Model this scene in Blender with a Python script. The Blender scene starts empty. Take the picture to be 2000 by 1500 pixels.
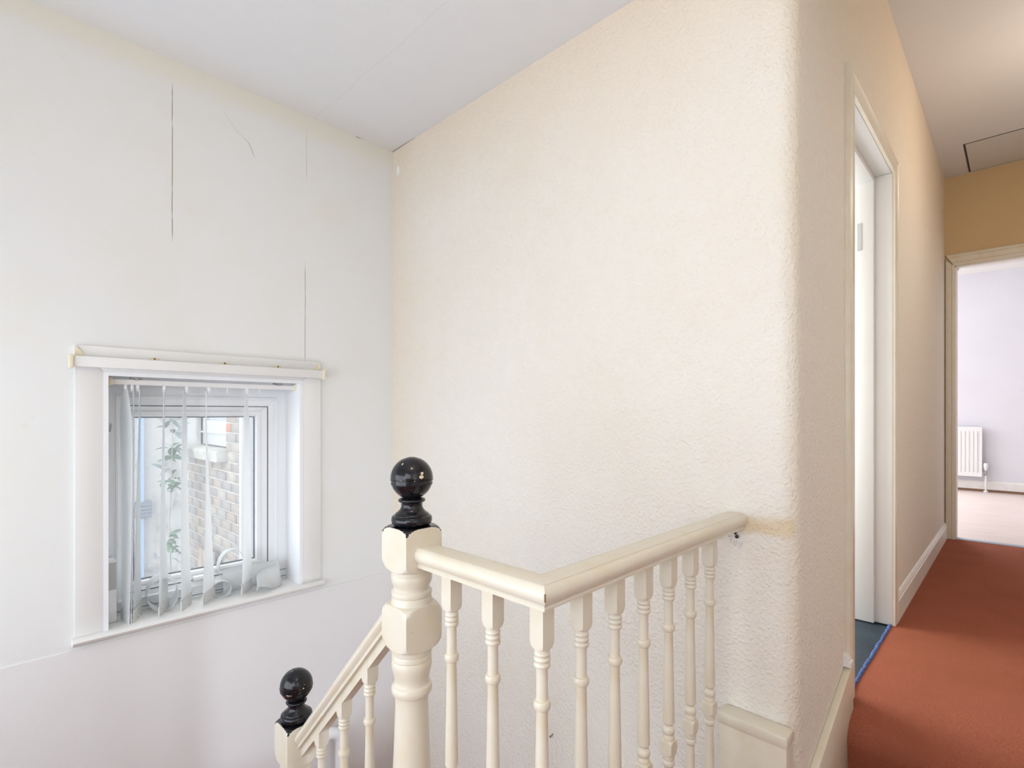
import bpy, bmesh, math, random
from mathutils import Vector, Matrix
random.seed(7)
sc = bpy.context.scene
COL = sc.collection
PI = math.pi
H0 = 1.09          # camera frame (eye at 0) -> world: lower landing carpet at z = 0

# ------------------------------------------------------------------ camera, sky, lights, exposure
A = math.atan(992 / 1018)                      # heading: wall directions are +X and +Y
cam = bpy.data.objects.new('camera', bpy.data.cameras.new('camera'))
COL.objects.link(cam)
cam.location = (0, 0, H0)
cam.rotation_euler = (PI / 2, 0, A - PI / 2)
cam.data.sensor_width = 36
cam.data.lens = 36 * 1018 / 2000
cam.data.shift_y = 57 / 2000
cam.data.clip_start = .02
sc.camera = cam
vs = sc.view_settings
vs.view_transform = 'Standard'; vs.look = 'None'; vs.gamma = 1; vs.use_curve_mapping = False
vs.exposure = 0.34

w = bpy.data.worlds.new('overcast_sky'); sc.world = w; w.use_nodes = True
bg = w.node_tree.nodes['Background']
bg.inputs[0].default_value = (.95, .975, 1.0, 1)
bg.inputs[1].default_value = 2.6

def area(name, loc, aim, sx, sy, power, col):
    l = bpy.data.lights.new(name, 'AREA'); l.shape = 'RECTANGLE'; l.size = sx; l.size_y = sy
    l.energy = power; l.color = col
    o = bpy.data.objects.new(name, l); COL.objects.link(o)
    o.location = (loc[0], loc[1], loc[2] + H0)
    o.rotation_euler = Vector(aim).to_track_quat('-Z', 'Z').to_euler()
    return o
# far-room window daylight from outside the frame; the other area lamps are added fill
area('stair_side_daylight_fill', (-.93, 1.36, -.30), (1, 0, 0), 1.1, 2.4, 25, (.79, .89, 1.0))  # added lamp for daylight from the left, stretched low to brighten the lower walls
area('landing_fill', (-.93, -.20, .35), (1, .05, 0), .8, 1.1, 8, (.86, .93, 1.0))  # added soft fill behind the eye, no window there
area('rear_fill', (.05, -.86, .25), (0, 1, 0), .8, 1.1, 2, (.90, .95, 1.0))  # added fill towards the window wall and its frame, no real opening
area('hall_fill', (1.0, -.80, -2.3), (0, 1, .35), .7, 1.3, 44, (.76, .87, 1.0))  # added lamp below the landing to lift the lower stairwell walls
area('far_room_side_window_daylight', (6.6, 2.9, .5), (.0, -1, -.25), 1.7, 1.6, 42, (.96, .97, 1.0))
area('far_room_window_daylight', (8.08, 1.45, .55), (-1, -.05, -.15), 1.3, 1.2, 62, (.97, .98, 1.0))
area('side_room_fill', (2.35, 2.0, .3), (.1, -1, -.1), 1.0, 1.2, 42, (.88, .95, 1.0))  # added lamp that brightens the door jamb, no window built
def bulb(name, loc, power, col, r=.06):
    l = bpy.data.lights.new(name, 'POINT'); l.energy = power; l.color = col; l.shadow_soft_size = r
    o = bpy.data.objects.new(name, l); COL.objects.link(o); o.location = (loc[0], loc[1], loc[2] + H0); return o
bulb('landing_bulb', (.20, .30, .98), 4.6, (1.0, .80, .52))
bulb('corridor_bulb', (3.3, -.38, 1.25), 6.0, (1.0, .90, .78), .12)

# ------------------------------------------------------------------ materials
def mat(name, col, rough=.6, spec=.5, metal=0., build=None):
    m = bpy.data.materials.new(name); m.use_nodes = True
    nt = m.node_tree; b = nt.nodes['Principled BSDF']
    b.inputs['Base Color'].default_value = (*col, 1); b.inputs['Roughness'].default_value = rough
    b.inputs['Specular IOR Level'].default_value = spec; b.inputs['Metallic'].default_value = metal
    if build: build(nt, b, col)
    return m
def coord(nt):
    return nt.nodes.new('ShaderNodeTexCoord').outputs['Object']
def noise(nt, scale, detail=3, vec=None, rough=.5, dist=0):
    n = nt.nodes.new('ShaderNodeTexNoise'); n.inputs['Scale'].default_value = scale
    n.inputs['Detail'].default_value = detail; n.inputs['Roughness'].default_value = rough
    n.inputs['Distortion'].default_value = dist
    nt.links.new(vec or coord(nt), n.inputs['Vector']); return n.outputs['Fac']
def ramp(nt, fac, a, b, ca=0., cb=1.):
    r = nt.nodes.new('ShaderNodeMapRange'); r.inputs[1].default_value = a; r.inputs[2].default_value = b
    r.inputs[3].default_value = ca; r.inputs[4].default_value = cb
    nt.links.new(fac, r.inputs[0]); return r.outputs[0]
def mixc(nt, fac, c1, c2):
    x = nt.nodes.new('ShaderNodeMix'); x.data_type = 'RGBA'
    for s, c in ((6, c1), (7, c2)):
        if isinstance(c, tuple): x.inputs[s].default_value = (*c, 1)
        else: nt.links.new(c, x.inputs[s])
    if isinstance(fac, float): x.inputs[0].default_value = fac
    else: nt.links.new(fac, x.inputs[0])
    return x.outputs[2]
def math2(nt, op, a, b):
    m = nt.nodes.new('ShaderNodeMath'); m.operation = op
    for i, v in enumerate((a, b)):
        if isinstance(v, (int, float)): m.inputs[i].default_value = v
        else: nt.links.new(v, m.inputs[i])
    return m.outputs[0]
def bump(nt, b, h, strength, dist=.01):
    n = nt.nodes.new('ShaderNodeBump'); n.inputs['Strength'].default_value = strength
    n.inputs['Distance'].default_value = dist
    nt.links.new(h, n.inputs['Height']); nt.links.new(n.outputs[0], b.inputs['Normal'])
def xyz(nt):
    s = nt.nodes.new('ShaderNodeSeparateXYZ'); nt.links.new(coord(nt), s.inputs[0]); return s.outputs
def band(nt, v, lo, hi, soft):
    return math2(nt, 'MULTIPLY', ramp(nt, v, lo - soft, lo + soft), ramp(nt, v, hi - soft, hi + soft, 1, 0))

def chips_bump(nt, b, scale=105, s=.65):
    v = nt.nodes.new('ShaderNodeTexVoronoi'); v.feature = 'SMOOTH_F1'; v.inputs['Scale'].default_value = scale
    n = nt.nodes.new('ShaderNodeTexNoise'); n.inputs['Scale'].default_value = 60; n.inputs['Detail'].default_value = 2
    c = coord(nt); nt.links.new(c, n.inputs['Vector'])
    mx = nt.nodes.new('ShaderNodeMix'); mx.data_type = 'VECTOR'; mx.inputs[0].default_value = .02
    nt.links.new(c, mx.inputs[4]); nt.links.new(n.outputs['Color'], mx.inputs[5])
    nt.links.new(mx.outputs[1], v.inputs['Vector'])
    h = ramp(nt, v.outputs['Distance'], .12, .55, 1, 0)
    big = noise(nt, 150, 3)
    bump(nt, b, math2(nt, 'ADD', h, math2(nt, 'MULTIPLY', big, .5)), s, .0022)

def build_cream(nt, b, col):          # woodchip paper under cream emulsion, with a few ochre drips of older varnish
    X, Y, Z = xyz(nt)
    base = mixc(nt, ramp(nt, noise(nt, 1.6, 4), .35, .7), col, (col[0] * .97, col[1] * .95, col[2] * .92))
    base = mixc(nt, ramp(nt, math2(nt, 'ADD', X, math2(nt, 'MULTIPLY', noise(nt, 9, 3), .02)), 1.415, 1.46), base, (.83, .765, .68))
    n = math2(nt, 'MULTIPLY', noise(nt, 14, 3), .05)
    smear = math2(nt, 'MULTIPLY', band(nt, math2(nt, 'ADD', Z, n), -.281, -.238, .010), band(nt, Y, .36, .56, .015))
    smear = math2(nt, 'MULTIPLY', smear, ramp(nt, X, 1.40, 1.42, .6, .0))
    out = mixc(nt, smear, base, (.70, .52, .27))
    corner_glow = math2(nt, 'MULTIPLY', band(nt, math2(nt, 'ADD', X, math2(nt, 'MULTIPLY', noise(nt, 18, 3), .012)), 1.392, 1.435, .010), .30)  # yellow lamp glow along the bullnose, painted into the wall colour
    out = mixc(nt, corner_glow, out, (.78, .64, .40))
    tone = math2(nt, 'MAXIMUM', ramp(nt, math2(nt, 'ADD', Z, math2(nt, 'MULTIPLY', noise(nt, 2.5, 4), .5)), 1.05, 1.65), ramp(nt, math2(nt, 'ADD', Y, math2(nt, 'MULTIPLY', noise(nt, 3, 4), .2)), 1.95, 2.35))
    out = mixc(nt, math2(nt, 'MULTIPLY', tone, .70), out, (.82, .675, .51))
    bare = math2(nt, 'MULTIPLY', band(nt, math2(nt, 'ADD', Z, math2(nt, 'MULTIPLY', noise(nt, 60, 2), .02)), 1.135, 1.175, .004), band(nt, math2(nt, 'ADD', Y, math2(nt, 'MULTIPLY', noise(nt, 70, 2), .012)), 2.098, 2.118, .002))
    out = mixc(nt, bare, out, (.92, .92, .92))
    nt.links.new(out, b.inputs['Base Color']); chips_bump(nt, b)
def build_window_wall(nt, b, col):     # lining paper: open seams, a crack, water marks below the ceiling
    X, Y, Z = xyz(nt)
    st = math2(nt, 'MULTIPLY', ramp(nt, noise(nt, 3.2, 5, rough=.65), .50, .72), .55)
    top = math2(nt, 'MULTIPLY', ramp(nt, math2(nt, 'ADD', Z, math2(nt, 'MULTIPLY', noise(nt, 9, 4), .06)), 1.17, 1.24), .9)
    base = mixc(nt, math2(nt, 'MAXIMUM', st, top), col, (col[0] * .99, col[1] * .955, col[2] * .86))
    spots = math2(nt, 'MULTIPLY', ramp(nt, noise(nt, 13, 2), .74, .82), .25)
    base = mixc(nt, spots, base, (.62, .53, .40))
    seams = None
    for x0, z0, z1 in ((.482, .62, 1.155), (.9605, .219, .62), (.967, .99, 1.19)):
        wob = math2(nt, 'MULTIPLY', noise(nt, 6, 3), .006)
        d = math2(nt, 'ABSOLUTE', math2(nt, 'SUBTRACT', math2(nt, 'ADD', X, wob), x0 + .003), 0)
        wd = .0011 if x0 < .96 else (.0010 if x0 < .965 else .0005)
        ln = math2(nt, 'MULTIPLY', ramp(nt, d, wd * .6, wd * 1.5, 1, 0), band(nt, Z, z0, z1, .02))
        ln = math2(nt, 'MULTIPLY', ln, ramp(nt, noise(nt, 25, 2), .30, .50, .45, .9))
        seams = ln if seams is None else math2(nt, 'MAXIMUM', seams, ln)
    out = mixc(nt, seams, base, (.20, .16, .13))
    nt.links.new(out, b.inputs['Base Color'])
    bump(nt, b, noise(nt, 230, 3), .12, .002)
def build_fine(s=.1, sc_=220):
    def f(nt, b, col):
        base = mixc(nt, ramp(nt, noise(nt, 2.2, 4), .3, .7), col, tuple(c * .96 for c in col))
        nt.links.new(base, b.inputs['Base Color']); bump(nt, b, noise(nt, sc_, 3), s, .002)
    return f
def build_ceiling(nt, b, col):         # combed swirl plaster
    c = coord(nt); v = nt.nodes.new('ShaderNodeTexVoronoi'); v.inputs['Scale'].default_value = 4.5
    nt.links.new(c, v.inputs['Vector'])
    s = math2(nt, 'SINE', math2(nt, 'MULTIPLY', v.outputs['Distance'], 420), 0)
    X, Y, Z = xyz(nt)
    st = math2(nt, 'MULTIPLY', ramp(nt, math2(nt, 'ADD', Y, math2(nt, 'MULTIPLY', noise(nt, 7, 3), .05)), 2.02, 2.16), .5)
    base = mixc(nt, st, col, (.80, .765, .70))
    ln = math2(nt, 'ABSOLUTE', math2(nt, 'SUBTRACT', X, math2(nt, 'ADD', .985, math2(nt, 'MULTIPLY', noise(nt, 5, 3), .03))), 0)
    ln = math2(nt, 'MULTIPLY', ramp(nt, ln, .001, .003, 1, 0), .12)
    nt.links.new(mixc(nt, ln, base, (.5, .48, .45)), b.inputs['Base Color'])
    bump(nt, b, math2(nt, 'ADD', math2(nt, 'MULTIPLY', s, .25), noise(nt, 60, 3)), .10, .003)
def build_gloss(nt, b, col):           # brushed oil paint, slightly yellowed in places
    base = mixc(nt, ramp(nt, noise(nt, 18, 4), .45, .75), col, (col[0] * .97, col[1] * .93, col[2] * .84))
    dirt = ramp(nt, noise(nt, 120, 2), .74, .80, 0, .5)
    nt.links.new(mixc(nt, dirt, base, (.42, .33, .22)), b.inputs['Base Color'])
    bump(nt, b, noise(nt, 70, 3), .10, .002)
def build_black(nt, b, col):
    sp = ramp(nt, noise(nt, 330, 1), .74, .77, 0, .7)
    nt.links.new(mixc(nt, sp, col, (.45, .40, .30)), b.inputs['Base Color'])
    bump(nt, b, noise(nt, 110, 3), .12, .002)
def build_carpet(nt, b, col):
    n1 = ramp(nt, noise(nt, 420, 3), .3, .7); n2 = ramp(nt, noise(nt, 5, 4), .35, .7)
    c1 = mixc(nt, n1, (col[0] * .70, col[1] * .62, col[2] * .6), (col[0] * 1.2, col[1] * 1.2, col[2] * 1.2))
    c2 = mixc(nt, n2, c1, (col[0] * .85, col[1] * .82, col[2] * .75))
    nt.links.new(c2, b.inputs['Base Color']); bump(nt, b, noise(nt, 420, 3), .8, .006)
def build_laminate(nt, b, col):
    mp = nt.nodes.new('ShaderNodeMapping'); mp.inputs['Scale'].default_value = (30, 1.6, 1)
    nt.links.new(coord(nt), mp.inputs[0])
    n = noise(nt, 2.0, 5, mp.outputs[0])
    nt.links.new(mixc(nt, ramp(nt, n, .3, .7), (col[0] * .82, col[1] * .78, col[2] * .75), col), b.inputs['Base Color'])
def build_render_wall(nt, b, col):     # dirty painted render with a grey-green bloom of algae
    n = ramp(nt, noise(nt, 1.6, 6, rough=.7, dist=.6), .50, .60); n2 = ramp(nt, noise(nt, 9, 5), .35, .65, .3, 1)
    nt.links.new(mixc(nt, math2(nt, 'MULTIPLY', n, n2), col, (.20, .205, .20)), b.inputs['Base Color'])
    bump(nt, b, noise(nt, 40, 4), .3, .01)
def build_mottle(nt, b, col):
    n = ramp(nt, noise(nt, 11, 5), .3, .7)
    nt.links.new(mixc(nt, n, tuple(c * .78 for c in col), tuple(min(1, c * 1.16) for c in col)), b.inputs['Base Color'])
    bump(nt, b, noise(nt, 60, 4), .3, .004)
def build_vinyl(nt, b, col):
    n = noise(nt, 4, 5, dist=2.0)
    nt.links.new(mixc(nt, ramp(nt, n, .35, .65), tuple(c * .75 for c in col), tuple(c * 1.3 for c in col)), b.inputs['Base Color'])

M = {}
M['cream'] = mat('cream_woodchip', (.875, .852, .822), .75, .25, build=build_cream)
M['window_wall'] = mat('lining_paper', (.82, .822, .812), .75, .25, build=build_window_wall)
M['lower_paper'] = mat('embossed_paper', (.83, .815, .815), .75, .25, build=build_fine(.35, 130))
M['ochre'] = mat('ochre_emulsion', (.66, .48, .275), .8, .2, build=build_fine(.1))
M['ceiling'] = mat('swirl_plaster', (.84, .845, .86), .85, .2, build=build_ceiling)
M['plain_ceiling'] = mat('plain_plaster', (.74, .72, .71), .85, .2, build=build_fine(.1))
M['hatch'] = mat('hatch_board', (.68, .65, .62), .8, .2, build=build_fine(.05))
M['gap'] = mat('dark_gap', (.05, .05, .05), .9)
M['gloss'] = mat('cream_gloss', (.76, .70, .585), .30, .5, build=build_gloss)
M['gloss_white'] = mat('white_gloss', (.86, .85, .82), .32, .5, build=build_gloss)
M['satin'] = mat('white_satin', (.83, .82, .80), .45, .4, build=build_fine(.04))
M['black'] = mat('black_gloss', (.008, .008, .011), .15, .45, build=build_black)
M['chip'] = mat('cream_undercoat', (.75, .65, .42), .6)
M['rust'] = mat('brown_stain', (.25, .17, .09), .8)
M['upvc'] = mat('white_plastic', (.90, .915, .93), .35, .45)
M['reveal'] = mat('reveal_white', (.88, .89, .91), .5, .4)
M['gasket'] = mat('grey_gasket', (.16, .18, .20), .6)
M['grey_plastic'] = mat('grey_plastic', (.55, .56, .55), .5)
M['weight'] = mat('pale_grey_plastic', (.70, .71, .70), .5)
M['ivory'] = mat('ivory_plastic', (.80, .74, .55), .4)
M['steel'] = mat('steel', (.45, .45, .46), .35, .5, 1.0)
M['carpet'] = mat('red_brown_carpet', (.42, .135, .080), .95, .1, build=build_carpet)
M['vinyl'] = mat('blue_vinyl', (.016, .034, .050), .4, .5, build=build_vinyl)
M['blue_trim'] = mat('blue_carpet_edge', (.08, .13, .32), .8, build=build_mottle)
M['threshold'] = mat('grey_threshold', (.38, .42, .48), .4, .5, .6)
M['laminate'] = mat('pale_laminate', (.70, .60, .56), .35, .5, build=build_laminate)
M['lavender'] = mat('lavender_emulsion', (.79, .79, .835), .8, .2, build=build_fine(.08))
M['beading'] = mat('brown_beading', (.22, .12, .06), .6)
M['radiator'] = mat('radiator_enamel', (.88, .88, .87), .35, .5)
M['mortar'] = mat('lime_mortar', (.52, .51, .50), .9, .1, build=build_mottle)
BR = [mat('brick_stock_%s' % n, c, .9, .1, build=build_mottle) for n, c in
      (('buff', (.33, .295, .265)), ('grey', (.30, .285, .275)), ('brown', (.31, .27, .245)), ('pale', (.36, .33, .30)), ('plum', (.285, .265, .265)))]
M['brick_red'] = mat('brick_red', (.42, .21, .15), .9, .1, build=build_mottle)
M['render'] = mat('dirty_render', (.46, .46, .465), .9, .1, build=build_render_wall)
M['pale_blue'] = mat('pale_blue_render', (.42, .45, .50), .8, .2, build=build_fine(.1))
M['stone'] = mat('stone_sill', (.45, .445, .43), .9, .1, build=build_mottle)
M['slate'] = mat('slate_grey', (.18, .21, .27), .6)
M['blue_paint'] = mat('sky_blue_paint', (.30, .43, .60), .5)
M['timber'] = mat('silvered_timber', (.36, .31, .27), .85, .1, build=build_mottle)
M['leaf'] = mat('leaf_green', (.13, .24, .16), .6, .3, build=build_mottle)
M['leaf_grey'] = mat('leaf_grey_green', (.20, .27, .28), .6, .3, build=build_mottle)
M['stem'] = mat('stem', (.35, .36, .28), .8)
def build_fabric(nt, b, col):
    b.inputs['Subsurface Weight'].default_value = 0
    tr = nt.nodes.new('ShaderNodeBsdfTranslucent'); tr.inputs[0].default_value = (.88, .90, .91, 1)
    mx = nt.nodes.new('ShaderNodeMixShader'); mx.inputs[0].default_value = .45
    out = nt.nodes['Material Output']
    nt.links.new(b.outputs[0], mx.inputs[1]); nt.links.new(tr.outputs[0], mx.inputs[2]); nt.links.new(mx.outputs[0], out.inputs[0])
M['fabric'] = mat('white_blind_fabric', (.86, .87, .87), .7, .2, build=build_fabric)
def build_glass(nt, b, col):           # float glass with a milky veil mixed in to imitate washed-out glare
    tp = nt.nodes.new('ShaderNodeBsdfTransparent'); tp.inputs[0].default_value = (.97, .98, .98, 1)
    gl = nt.nodes.new('ShaderNodeBsdfGlossy'); gl.inputs['Roughness'].default_value = .02
    tl = nt.nodes.new('ShaderNodeBsdfTranslucent'); tl.inputs[0].default_value = (.95, .97, 1, 1)
    m1 = nt.nodes.new('ShaderNodeMixShader'); m1.inputs[0].default_value = .05
    m2 = nt.nodes.new('ShaderNodeMixShader'); m2.inputs[0].default_value = .09
    out = nt.nodes['Material Output']
    nt.links.new(tp.outputs[0], m1.inputs[1]); nt.links.new(gl.outputs[0], m1.inputs[2])
    nt.links.new(m1.outputs[0], m2.inputs[1]); nt.links.new(tl.outputs[0], m2.inputs[2]); nt.links.new(m2.outputs[0], out.inputs[0])
M['glass'] = mat('hazed_glass', (1, 1, 1), .02, build=build_glass)

# ------------------------------------------------------------------ mesh helpers
class MB:
    def __init__(s): s.v = []; s.f = []; s.mi = []
    def add(s, vs, fs, mi=0):
        o = len(s.v); s.v += [tuple(v) for v in vs]; s.f += [tuple(i + o for i in f) for f in fs]; s.mi += [mi] * len(fs)
        return s
    def box(s, x0, x1, y0, y1, z0, z1, mi=0):
        if x0 > x1: x0, x1 = x1, x0
        if y0 > y1: y0, y1 = y1, y0
        if z0 > z1: z0, z1 = z1, z0
        v = [(x, y, z) for z in (z0, z1) for y in (y0, y1) for x in (x0, x1)]
        return s.add(v, [(0, 2, 3, 1), (4, 5, 7, 6), (0, 1, 5, 4), (2, 6, 7, 3), (0, 4, 6, 2), (1, 3, 7, 5)], mi)
    def prism(s, poly, axis, a, b, mi=0):   # poly in the other two axes (cyclic order), extruded along axis
        def P(p, t): return {'x': (t, p[0], p[1]), 'y': (p[0], t, p[1]), 'z': (p[0], p[1], t)}[axis]
        n = len(poly)
        return s.add([P(p, a) for p in poly] + [P(p, b) for p in poly],
                     [tuple(range(n))[::-1], tuple(range(n, 2 * n))] + [(i, (i + 1) % n, n + (i + 1) % n, n + i) for i in range(n)], mi)
    def lathe(s, prof, cx, cy, n=48, sq=None, mi=0):   # prof [(z, r)], cut to a square of half width sq
        vs, fs = [], []
        for z, r in prof:
            for k in range(n):
                t = 2 * PI * k / n + PI / n * 0
                rr = min(r, sq / max(abs(math.cos(t)), abs(math.sin(t)))) if sq else r
                vs.append((cx + rr * math.cos(t), cy + rr * math.sin(t), z))
        for i in range(len(prof) - 1):
            for k in range(n):
                a, b = i * n + k, i * n + (k + 1) % n
                fs.append((a, b, b + n, a + n) if prof[0][0] < prof[-1][0] else (a, a + n, b + n, b))
        m = len(prof) - 1
        fs.append(tuple(range(n))); fs.append(tuple(range(m * n, m * n + n)))
        return s.add(vs, fs, mi)
    def tube(s, pts, r, n=12, mi=0):
        pts = [Vector(p) for p in pts]; vs, fs = [], []; up = None
        for i, p in enumerate(pts):
            d = (pts[min(i + 1, len(pts) - 1)] - pts[max(i - 1, 0)]).normalized()
            if up is None:
                up = d.orthogonal().normalized()
            up = (up - d * up.dot(d)).normalized(); sd = d.cross(up)
            rr = r[i] if isinstance(r, (list, tuple)) else r
            for k in range(n):
                t = 2 * PI * k / n; vs.append(p + (up * math.cos(t) + sd * math.sin(t)) * rr)
        for i in range(len(pts) - 1):
            for k in range(n):
                a, b = i * n + k, i * n + (k + 1) % n; fs.append((a, b, b + n, a + n))
        m = len(pts) - 1
        fs.append(tuple(range(n))[::-1]); fs.append(tuple(range(m * n, m * n + n)))
        return s.add(vs, fs, mi)
    def sweep(s, sec, frames, mi=0, cap=True):   # sec [(u, v)], frames [(origin, U, V)]
        n = len(sec); vs, fs = [], []
        for o, U, V in frames:
            o, U, V = Vector(o), Vector(U), Vector(V)
            vs += [o + U * u + V * v for u, v in sec]
        for i in range(len(frames) - 1):
            for k in range(n):
                a, b = i * n + k, i * n + (k + 1) % n; fs.append((a, b, b + n, a + n))
        if cap:
            m = len(frames) - 1; fs.append(tuple(range(n))[::-1]); fs.append(tuple(range(m * n, m * n + n)))
        return s.add(vs, fs, mi)
    def ring(s, loops, mi=0):    # loops of (x0, x1, z0, z1, y): a mitred frame in the XZ plane
        vs, fs = [], []
        for x0, x1, z0, z1, y in loops:
            vs += [(x0, y, z0), (x1, y, z0), (x1, y, z1), (x0, y, z1)]
        for i in range(len(loops) - 1):
            for k in range(4):
                a, b = i * 4 + k, i * 4 + (k + 1) % 4; fs.append((a, b, b + 4, a + 4))
        return s.add(vs, fs, mi)
    def ball(s, c, r, n=8, m=5, mi=0):
        prof = [(c[2] - r * math.cos(PI * i / m), max(1e-4, r * math.sin(PI * i / m))) for i in range(m + 1)]
        return s.lathe(prof, c[0], c[1], n, None, mi)

def link(name, mb, m, parent=None, smooth=None, bev=0, base=None):
    me = bpy.data.meshes.new(name)
    off = Vector(base) if base else (Vector(parent['_base']) if parent is not None and '_base' in parent else Vector((0, 0, 0)))
    me.from_pydata([tuple(Vector(v) - off) for v in mb.v], [], mb.f)
    for x in (m if isinstance(m, list) else [m]): me.materials.append(x)
    for p, i in zip(me.polygons, mb.mi): p.material_index = i
    bm = bmesh.new(); bm.from_mesh(me); bmesh.ops.recalc_face_normals(bm, faces=bm.faces)
    if bev:
        bmesh.ops.bevel(bm, geom=[e for e in bm.edges if e.is_manifold and e.calc_face_angle(0) > .6], offset=bev, segments=2, affect='EDGES', profile=.5)
    bm.to_mesh(me); bm.free()
    if smooth or bev:
        me.shade_smooth() if hasattr(me, 'shade_smooth') else None
        me.set_sharp_from_angle(angle=math.radians(smooth or 40))
    o = bpy.data.objects.new(name, me); COL.objects.link(o)
    if parent is not None:
        o.parent = parent; o['_base'] = parent['_base'] if '_base' in parent else (0, 0, 0)
    else:
        o.location = off; o['_base'] = tuple(off)
    return o
def thing(name, label, cat, base=(0, 0, 0), group=None, kind=None):
    o = bpy.data.objects.new(name, None); COL.objects.link(o); o.location = base; o['_base'] = tuple(base)
    o.empty_display_size = .05
    return tag(o, label, cat, group, kind)
def tag(o, label, cat=None, group=None, kind=None):
    o['label'] = label
    if cat: o['category'] = cat
    if group: o['group'] = group
    if kind: o['kind'] = kind
    return o

# ------------------------------------------------------------------ main dimensions (camera frame, metres)
XW, YW, YC = 1.387, 2.148, .391      # big cream wall, window wall, corridor wall
ZF, ZL, ZC, ZC2 = -.905, -1.09, 1.25, 1.70   # corridor floor, landing, stair ceiling, corridor ceiling
XE = 4.90                            # corridor end wall
XN = 1.83                            # step nosing
OX0, OX1, OZ0, OZ1 = .297, .935, -.716, .126  # window opening
DX0, DX1, DZ = 1.965, 2.718, 1.023   # side door opening
BOT = -3.4

# ------------------------------------------------------------------ room shell
mb = MB()
mb.box(-1.0, OX0, YW, YW + .26, BOT, ZC + .1); mb.box(OX1, XW + .12, YW, YW + .26, BOT, ZC + .1)
mb.box(OX0, OX1, YW, YW + .26, BOT, OZ0 - .02); mb.box(OX0, OX1, YW, YW + .26, OZ1, ZC + .1)
wall_back = tag(link('wall_back', mb, M['window_wall']), 'off-white stained papered wall with open vertical seams around the small window', 'wall', kind='structure')
mb = MB().box(-.98, XW, YW - .0025, YW, BOT, -.752)
link('lower_wallpaper', mb, M['lower_paper'], wall_back)

r = .045
arc = [(XW + r - r * math.cos(t), YC + r - r * math.sin(t)) for t in [i * PI / 20 for i in range(11)]]
mb = MB()
mb.prism([(XW, YW)] + arc + [(DX0 - .02, YC), (DX0 - .02, YC + .105), (XW + .12, YC + .105), (XW + .12, YW)], 'z', BOT, ZC2 + .1)
mb.box(DX0 - .02, DX1 + .02, YC, YC + .105, DZ + .02, ZC2 + .1)
mb.box(DX1 + .02, XE + .11, YC, YC + .105, ZF - .2, ZC2 + .1)
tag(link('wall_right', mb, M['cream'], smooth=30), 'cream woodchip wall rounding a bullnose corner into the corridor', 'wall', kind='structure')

mb = MB()
mb.box(XE, XE + .11, .336, YC + .1, ZF - .1, ZC2 + .1); mb.box(XE, XE + .11, -.45, .336, 1.055, ZC2 + .1); mb.box(XE, XE + .11, -.70, -.45, ZF - .1, ZC2 + .1)
tag(link('wall_end', mb, M['ochre']), 'tan wall above the doorway at the end of the corridor', 'wall', kind='structure')

mb = MB().box(-1.0, XW + .06, -.92, YW + .1, ZC, ZC + .1)
tag(link('ceiling', mb, M['ceiling']), 'white swirl-plaster ceiling over the stairwell', 'ceiling', kind='structure')
mb = MB().box(XW - .06, XE, -.65, YC + .02, ZC2, ZC2 + .1).box(XW - .06, XW + .06, -.65, YC + .06, ZC + .001, ZC2)
c2 = tag(link('ceiling_corridor', mb, M['plain_ceiling']), 'greyish ceiling over the red-carpeted corridor', 'ceiling', kind='structure')
mb = MB().box(-1.0, -.98, -.9, YW + .1, BOT, ZC2)
tag(link('wall_left', mb, M['window_wall']), 'papered wall on the far left of the landing, outside the picture', 'wall', kind='structure')
mb = MB().box(-1.0, 1.0, -.92, -.9, BOT, ZC2).box(1.0, 1.02, -.9, -.65, BOT, ZC2).box(1.0, XE + .1, -.67, -.65, BOT, ZC2)
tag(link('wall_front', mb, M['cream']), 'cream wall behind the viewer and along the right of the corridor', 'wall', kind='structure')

# carpeted floors
def carpet_profile():
    nose = [(2.08, ZF), (2.02, ZF - .002), (1.96, ZF - .006), (1.91, ZF - .012), (1.875, ZF - .020), (1.850, ZF - .031), (1.833, ZF - .046), (1.823, ZF - .064), (1.820, ZF - .082), (1.823, ZF - .10), (1.828, ZF - .125), (1.831, ZF - .15)]
    return [(XE, ZF), (3.5, ZF)] + nose + [(XN + .003, ZL), (XN + .003, ZL - .15), (XE, ZL - .15)]
mb = MB().prism(carpet_profile(), 'y', -.65, YC - .002)
mb.box(DX0, DX1, YC - .002, YC + .006, ZF - .05, ZF)
floor = tag(link('floor', mb, M['carpet'], smooth=70), 'red-brown carpet on the corridor floor ending in a rounded step', 'floor', kind='structure')
mb = MB().box(-.98, XN + .006, -.9, .50, ZL - .15, ZL).box(-.98, .57, .50, .86, ZL - .15, ZL)
tag(link('floor_landing', mb, M['carpet']), 'red-brown carpet on the lower landing', 'floor', kind='structure')
mb = MB()
for i in range(2):
    mb.box(-.98, .57, .86 + i * .2, 1.06 + i * .2, BOT, ZL - .2 * (i + 1))
mb.box(-.98, XW, 1.26 + .2, YW, BOT, ZL - .62).box(-.98, .57, 1.26, 1.46, BOT, ZL - .60)
for i in range(6):
    mb.box(.66, XW, 1.46 - .22 * (i + 1), 1.46 - .22 * i, BOT, ZL - .62 - .2 * (i + 1))
tag(link('stair_flight', mb, M['carpet']), 'carpeted stair flight turning down below the bannister', 'stairs', kind='structure')
mb = MB().box(-1.0, XE, -1.0, 2.4, BOT - .1, BOT)
tag(link('floor_lower', mb, M['carpet']), 'carpet at the foot of the stairs', 'floor', kind='structure')

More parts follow.
